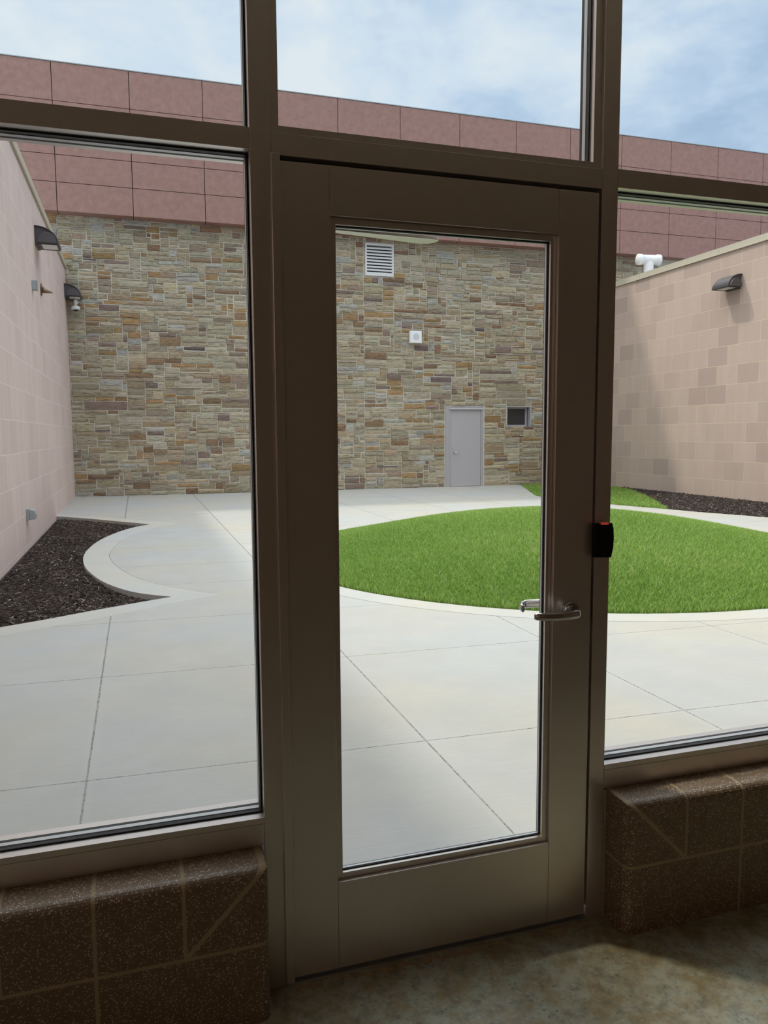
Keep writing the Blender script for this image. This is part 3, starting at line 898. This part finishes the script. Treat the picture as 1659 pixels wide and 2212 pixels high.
# ================================================================== SETTING: the room
tag(MB().box(-5.6, 4.2, -9.0, DEP, -0.15, 0.0).build('floor', 'floor'), 'polished stained concrete floor with brown and green mottling', 'floor', 'structure')
tag(MB().box(-5.6, 4.2, -9.0, 0.0, 3.15, 3.3).build('ceiling', 'ceiling'), 'plain ceiling of the room', 'ceiling', 'structure')
tag(MB().box(-5.7, -5.6, -9.0, 0.1, 0.0, 3.3).build('wall_inside_left', 'plaster'), 'left wall of the room', 'wall', 'structure')
tag(MB().box(4.2, 4.3, -9.0, 0.1, 0.0, 3.3).build('wall_inside_right', 'plaster'), 'right wall of the room', 'wall', 'structure')
tag(MB().box(-5.7, 4.3, -9.1, -9.0, 0.0, 3.3).build('wall_inside_rear', 'plaster'), 'rear wall of the room', 'wall', 'structure')
b = MB()
b.box(-5.7, SX0 - J, 0.0, 0.115, 0, 5.3); b.box(SX1 + J, XR + 0.3, 0.0, 0.115, 0, 5.3); b.box(SX0 - J, SX1 + J, 0.0, 0.115, STOP + J, 5.3)
tag(b.build('wall_front', 'plaster'), 'building wall around and above the glazed entrance', 'wall', 'structure')

# ---- ceiling lights deeper in the room (the warm light the photograph shows on the inside faces)
M['tube'] = simple('lit diffuser', (0.8, 0.8, 0.8), 0.5, emis=(1.0, 0.77, 0.60), estr=CEIL)
for i, (x, y) in enumerate(((-3.4, -4.2), (-4.6, -4.2), (-3.4, -6.8), (-4.6, -6.8))):
    t = thing('ceiling_light', (x, y, 3.15), 'square flush ceiling light of the room, %s' % ('inner one of the pair nearer the glass', 'outer one of the pair nearer the glass', 'inner one of the rear pair', 'outer one of the rear pair')[i], 'ceiling light', None, 'ceiling lights of the room')
    b = MB()
    b.box(x - .31, x - .29, y - .31, y + .31, 3.10, 3.149); b.box(x + .29, x + .31, y - .31, y + .31, 3.10, 3.149); b.box(x - .29, x + .29, y - .31, y - .29, 3.10, 3.149); b.box(x - .29, x + .29, y + .29, y + .31, 3.10, 3.149)
    b.build('light_frame', 'white', t)
    MB().box(x - .288, x + .288, y - .288, y + .288, 3.108, 3.12).build('diffuser', 'tube', t)

# ---- knee walls of brown block (one solid each, mortar lines cut in)
def knee(name, x0, x1, end, label):
    yF, yB, zT, r = -0.110, 0.113, 0.402, 0.026
    bm = bmesh.new()
    vs = [bm.verts.new(p) for p in [(x0, yF, 0), (x1, yF, 0), (x1, yB, 0), (x0, yB, 0), (x0, yF, zT), (x1, yF, zT), (x1, yB, zT), (x0, yB, zT)]]
    for f in [(0, 3, 2, 1), (4, 5, 6, 7), (0, 1, 5, 4), (1, 2, 6, 5), (2, 3, 7, 6), (3, 0, 4, 7)]:
        bm.faces.new([vs[i] for i in f])
    bm.edges.ensure_lookup_table()
    xe = x1 if end > 0 else x0
    es = [e for e in bm.edges if (all(abs(v.co.y - yF) < 1e-6 and abs(v.co.z - zT) < 1e-6 for v in e.verts))
          or all(abs(v.co.y - yF) < 1e-6 and abs(v.co.x - xe) < 1e-6 for v in e.verts)]
    bmesh.ops.bevel(bm, geom=es, offset=r, segments=6, profile=0.5, affect='EDGES')
    hw = 0.0045
    def cut(co, no):
        bmesh.ops.bisect_plane(bm, geom=bm.verts[:] + bm.edges[:] + bm.faces[:], plane_co=co, plane_no=no)
    zj = 0.207
    for s in (-hw, hw):
        cut((0, 0, zj + s), (0, 0, 1))
    xj = []
    k = xe - end * 0.205
    while x0 < k < x1:
        xj.append(k); k -= end * 0.2035
    for q in xj:
        for s in (-hw, hw):
            cut((q + s, 0, 0), (1, 0, 0))
    # diagonal cut joint in the end block: from the top corner at the end to the first vertical joint on the bed joint
    A = Vector((xe - end * 0.012, zT)); B_ = Vector((xe - end * 0.205, zj))
    dv = (B_ - A).normalized(); nn = Vector((-dv.y, dv.x))
    for s in (-hw * 1.3, hw * 1.3):
        cut((A.x + nn.x * s, 0, A.y + nn.y * s), (nn.x, 0, nn.y))
    bmesh.ops.recalc_face_normals(bm, faces=bm.faces)
    for f in bm.faces:
        c = f.calc_center_median()
        m_ = 0
        if abs(c.z - zj) < hw and c.y < 0.1: m_ = 1
        for i, q in enumerate(xj):
            if abs(c.x - q) < hw and (c.z > zj or i % 2 == 1): m_ = 1
        if c.z > zj and abs((Vector((c.x, c.z)) - A).dot(nn)) < hw * 1.3 and (c.x - (xe - end * 0.205)) * end > 0: m_ = 1
        f.material_index = m_
        f.smooth = False
    me = bpy.data.meshes.new(name); bm.to_mesh(me); bm.free()
    me.materials.append(M['kneeblock']); me.materials.append(M['kneemortar'])
    o = bpy.data.objects.new(name, me); COL.objects.link(o)
    return tag(o, label, 'knee wall', 'structure')
knee('knee_wall', SX0 - 0.02, -J - 0.008, 1, 'low brown speckled block wall under the left window')
knee('knee_wall', OW + J + 0.010, SX1 + 0.02, -1, 'low brown speckled block wall under the right window')
tag(MB().box(OW + J + 0.001, OW + J + 0.009, -0.004, 0.05, 0.0, 0.40).build('trim_sealant', 'caulk'), 'pale sealant bead between the right jamb and the low block wall', 'sealant', 'structure')

# ---- storefront members
def member(name, x0, x1, z0, z1, label):
    return tag(MB().box(x0, x1, 0.0, DEP, z0, z1).build(name, 'frame', None, 0.0012), label, 'window frame', 'structure')
member('mullion', -J, 0.0, 0.0, STOP, 'brown metal jamb post on the hinge side of the door')
member('mullion', OW, OW + J, 0.0, STOP, 'brown metal jamb post on the latch side of the door')
member('mullion', SX0 - J, SX0, 0.402, STOP, 'brown metal post at the left end of the glazing')
member('mullion', SX1, SX1 + J, 0.402, STOP, 'brown metal post at the right end of the glazing')
member('transom_bar', SX0, -J - 0.0006, 2.1485, ZT, 'brown metal crossbar over the left window')
member('transom_bar', OW + J + 0.0006, SX1, 2.1485, ZT, 'brown metal crossbar over the right window')
member('transom_bar', 0.0006, OW - 0.0006, ZH, ZT - 0.006, 'brown metal crossbar over the glass door')
member('head_bar', SX0 - J, SX1 + J, STOP, STOP + J, 'brown metal head along the top of the glazing')
for a, c, l in ((SX0, -J - 0.0006, 'left'), (OW + J + 0.0006, SX1, 'right')):
    b = MB(); b.box(a, c, 0.0, DEP, 0.4635, 0.4792); b.box(a, c, 0.0, DEP, 0.410, 0.4622); b.box(a, c, 0.003, DEP, 0.4622, 0.4635); b.box(a, c, 0.004, DEP, 0.4025, 0.410)
    tag(b.build('sill_bar', 'frame'), 'brown metal sill of the %s window on the low block wall' % l, 'window sill', 'structure')

def window(idx, x0, x1, z0, z1, label, stop=False):
    w = thing('window_%d' % idx, ((x0 + x1) / 2, 0.05, z0), label, 'window', 'structure')
    if stop:
        MB().ring(x0 + 0.021, x1 - 0.021, z0 + 0.021, z1 - 0.021, 0.0208, 0.014, 0.034).build('glazing_stop', 'frame', w)
        x0, x1, z0, z1 = x0 + 0.021, x1 - 0.021, z0 + 0.021, z1 - 0.021
    e = 0.0002
    g = 0.0045
    y0 = 0.034 if stop else 0.031
    MB().ring(x0 + g, x1 - g, z0 + g, z1 - g, g - e, y0, 0.0455).build('inner_gasket', 'gasket', w)
    MB().box(x0 + e, x1 - e, 0.0456, 0.0496, z0 + e, z1 - e).build('inner_glass', 'glass', w)
    MB().ring(x0 + g + .001, x1 - g - .001, z0 + g + .001, z1 - g - .001, g, 0.0497, 0.0657).build('spacer', 'spacer', w)
    MB().box(x0 + e, x1 - e, 0.0658, 0.0698, z0 + e, z1 - e).build('outer_glass', 'glass', w)
    MB().ring(x0 + g, x1 - g, z0 + g, z1 - g, g - e, 0.0699, 0.080).build('outer_gasket', 'gasket', w)
    return w
window(1, SX0, -J, 0.4792, 2.1485, 'tall lower window pane left of the glass door')
window(2, SX0, -J, ZT, STOP, 'upper window pane left of the door')
window(3, 0.0, OW, ZT - 0.006, STOP, 'transom window pane above the glass door', True)
window(4, OW + J, SX1, 0.4792, 2.1485, 'tall lower window pane right of the glass door')
window(5, OW + J, SX1, ZT, STOP, 'upper window pane right of the door')

# ---- the glass door
LY0, LY1 = -0.002, 0.043
dr = thing('door_1', (0.459, 0.02, 0.0), 'brown metal framed glass entrance door in the middle of the glazing', 'door', 'structure')
sx0, sx1, sx2, sx3 = 0.0205, 0.1435, 0.785, 0.9085
zb, zb1, zt0, zt1 = 0.0185, 0.265, 2.010, 2.1285
MB().box(sx0, sx1, LY0, LY1, zb, zt1).build('stile', 'frame', dr, 0.001)
MB().box(sx2, sx3, LY0, LY1, zb, zt1).build('stile', 'frame', dr, 0.001)
MB().box(sx1 + .0007, sx2 - .0007, LY0, LY1, zt0, zt1).build('top_rail', 'frame', dr, 0.0006)
MB().box(sx1 + .0007, sx2 - .0007, LY0, LY1, zb, zb1).build('bottom_rail', 'frame', dr, 0.0006)
bi = (sx1 + 0.017, sx2 - 0.017, zb1 + 0.017, zt0 - 0.017)
MB().ring(*bi, 0.0163, 0.012, 0.0235).build('glazing_bead', 'frame', dr)
MB().ring(*bi, 0.0163, 0.0405, LY1).build('glazing_bead', 'frame', dr)
gi = (bi[0] + .003, bi[1] - .003, bi[2] + .003, bi[3] - .003)
MB().ring(*gi, 0.018, 0.0236, 0.0262).build('gasket', 'gasket', dr)
MB().box(sx1 + .001, sx2 - .001, 0.0263, 0.0283, zb1 + .001, zt0 - .001).build('inner_glass', 'glass', dr)
MB().ring(bi[0] + .004, bi[1] - .004, bi[2] + .004, bi[3] - .004, 0.019, 0.0284, 0.0360).build('spacer', 'spacer', dr)
MB().box(sx1 + .001, sx2 - .001, 0.0361, 0.0381, zb1 + .001, zt0 - .001).build('outer_glass', 'glass', dr)
MB().ring(*gi, 0.018, 0.0382, 0.0404).build('gasket', 'gasket', dr)
hg = MB().box(-0.003, 0.0198, -0.013, 0.040, 0.012, ZH + 0.001)
hg.build('continuous_hinge', 'frame', dr, 0.0015)
MB().box(0.9086, 0.9092, 0.004, 0.040, 0.93, 1.06).build('latch_plate', 'gasket', dr)
MB().box(sx0, sx3, 0.010, 0.030, 0.0105, 0.0184).build('door_sweep', 'gasket', dr)
# lever handles
RX, RZ = 0.843, 0.963
hi = MB()
hi.tube([(RX, LY0, RZ), (RX, LY0 - 0.006, RZ), (RX, LY0 - 0.010, RZ), (RX, LY0 - 0.0105, RZ)], [0.0275, 0.0275, 0.0235, 0.021], 36)
rose = hi.build('lever_handle', 'chrome', dr)
lev = MB()
pth = [(RX + 0.002, -0.010, RZ + .001), (RX + 0.002, -0.034, RZ + .001), (RX, -0.050, RZ + .001), (RX - 0.012, -0.060, RZ + .001), (RX - 0.04, -0.064, RZ), (RX - 0.08, -0.066, RZ), (RX - 0.115, -0.063, RZ + .001), (RX - 0.138, -0.056, RZ + .002), (RX - 0.145, -0.052, RZ + .002)]
lev.tube(pth, [0.0095, 0.0095, 0.0105, 0.0112, 0.0122, 0.0125, 0.0115, 0.0095, 0.0075], 20, squash=(0.62, 1.05))
lev.build('lever_grip', 'chrome', rose)
ho = MB()
ho.tube([(RX, LY1, RZ), (RX, LY1 + 0.006, RZ), (RX, LY1 + 0.010, RZ)], [0.0275, 0.0275, 0.0225], 36)
rose2 = ho.build('lever_handle', 'chrome', dr)
lev = MB()
lev.tube([(RX, LY1 + .010, RZ), (RX, 0.080, RZ), (RX - 0.010, 0.100, RZ), (RX - 0.04, 0.108, RZ), (RX - 0.085, 0.108, RZ), (RX - 0.103, 0.102, RZ - .001), (RX - 0.111, 0.088, RZ - .004), (RX - 0.112, 0.074, RZ - .006)],
         [0.0095, 0.0095, 0.0108, 0.0115, 0.0115, 0.011, 0.0105, 0.0095], 18, squash=(0.55, 1.1))
lev.build('lever_grip', 'chrome', rose2)
# closer body on the outside face of the top rail
MB().box(0.05, 0.30, 0.0435, 0.100, 2.036, 2.095).build('door_closer', 'frame', dr, 0.006)
arm = [(0.05, 0.047), (0.16, 0.050), (0.30, 0.061), (0.445, 0.068), (0.460, 0.072), (0.467, 0.085), (0.462, 0.104), (0.450, 0.120), (0.435, 0.127), (0.40, 0.122), (0.30, 0.102), (0.16, 0.077), (0.05, 0.060)]
MB().prism(arm, 'z', 1.989, 2.033).build('closer_arm', 'frame', dr, 0.002)

# ---- frame stops and threshold
b = MB(); b.box(0.0, OW, 0.0475, 0.070, ZH - 0.022, ZH); b.box(0.0, 0.016, 0.0475, 0.07, 0.01, ZH - 0.022); b.box(OW - 0.016, OW, 0.0475, 0.07, 0.01, ZH - 0.022)
tag(b.build('trim_door_stop', 'gasket'), 'black weatherstrip stop around the inside of the door frame', 'door stop', 'structure')
tag(MB().prism([(-0.004, 0.0), (-0.004, 0.005), (0.008, 0.0072), (0.085, 0.0072), (0.10, 0.0005), (0.10, 0.0)], 'x', 0.001, OW - 0.001).build('threshold', 'alu'), 'thin metal threshold strip under the glass door', 'threshold', 'structure')
b = MB()
RD = random.Random(9)
x = 0.01
while x < OW - 0.02:
    l = RD.uniform(0.02, 0.07); w_ = RD.uniform(0.006, 0.02)
    k = 7
    poly = [(x + l / 2 + l / 2 * math.cos(a) * RD.uniform(.6, 1.1), -0.018 - w_ / 2 + w_ / 2 * math.sin(a) * RD.uniform(.6, 1.2)) for a in np.linspace(0, 2 * math.pi, k, endpoint=False)]
    b.prism(poly, 'z', 0.0, RD.uniform(0.0015, 0.004))
    x += l * RD.uniform(0.8, 2.2)
tag(b.build('mortar_crumbs', 'residue'), 'chipped mortar residue on the floor along the door threshold', 'mortar residue', 'stuff')

# ---- card reader on the latch-side jamb
cr = thing('card_reader', (0.935, 0.0, 1.115), 'small black card reader with a red light on the right door jamb', 'card reader')
prof = [(0.0, 1.112), (-0.020, 1.114), (-0.0275, 1.13), (-0.031, 1.165), (-0.030, 1.195), (-0.0255, 1.2135), (0.0, 1.2135)]
b = MB()
side = [(0.903 - 0.0, 1.116), (0.9555, 1.1135), (0.9615, 1.14), (0.9635, 1.168), (0.9615, 1.195), (0.9565, 1.2135), (0.903, 1.213)]
b.prism([(x_, z_) for x_, z_ in side], 'y', -0.0305, -0.0125)
b.build('reader_body', 'black', cr, 0.002)
MB().box(0.9093, 0.957, -0.012, -0.0003, 1.113, 1.212).build('mounting_plate', 'black', cr, 0.001)
MB().box(0.9195, 0.9425, -0.0325, -0.020, 1.2095, 1.2145).build('status_light', 'led', cr)
b = MB()
xx = 0.9260
for w_, h_ in ((0.0016, 0.0024), (0.0016, 0.0016), (0.0016, 0.0018), (0.0016, 0.0017), (0.0017, 0.0017)):
    b.box(xx, xx + w_, -0.03085, -0.03045, 1.1228, 1.1228 + h_); xx += w_ + 0.0006
b.build('reader_mark', 'mark', cr)
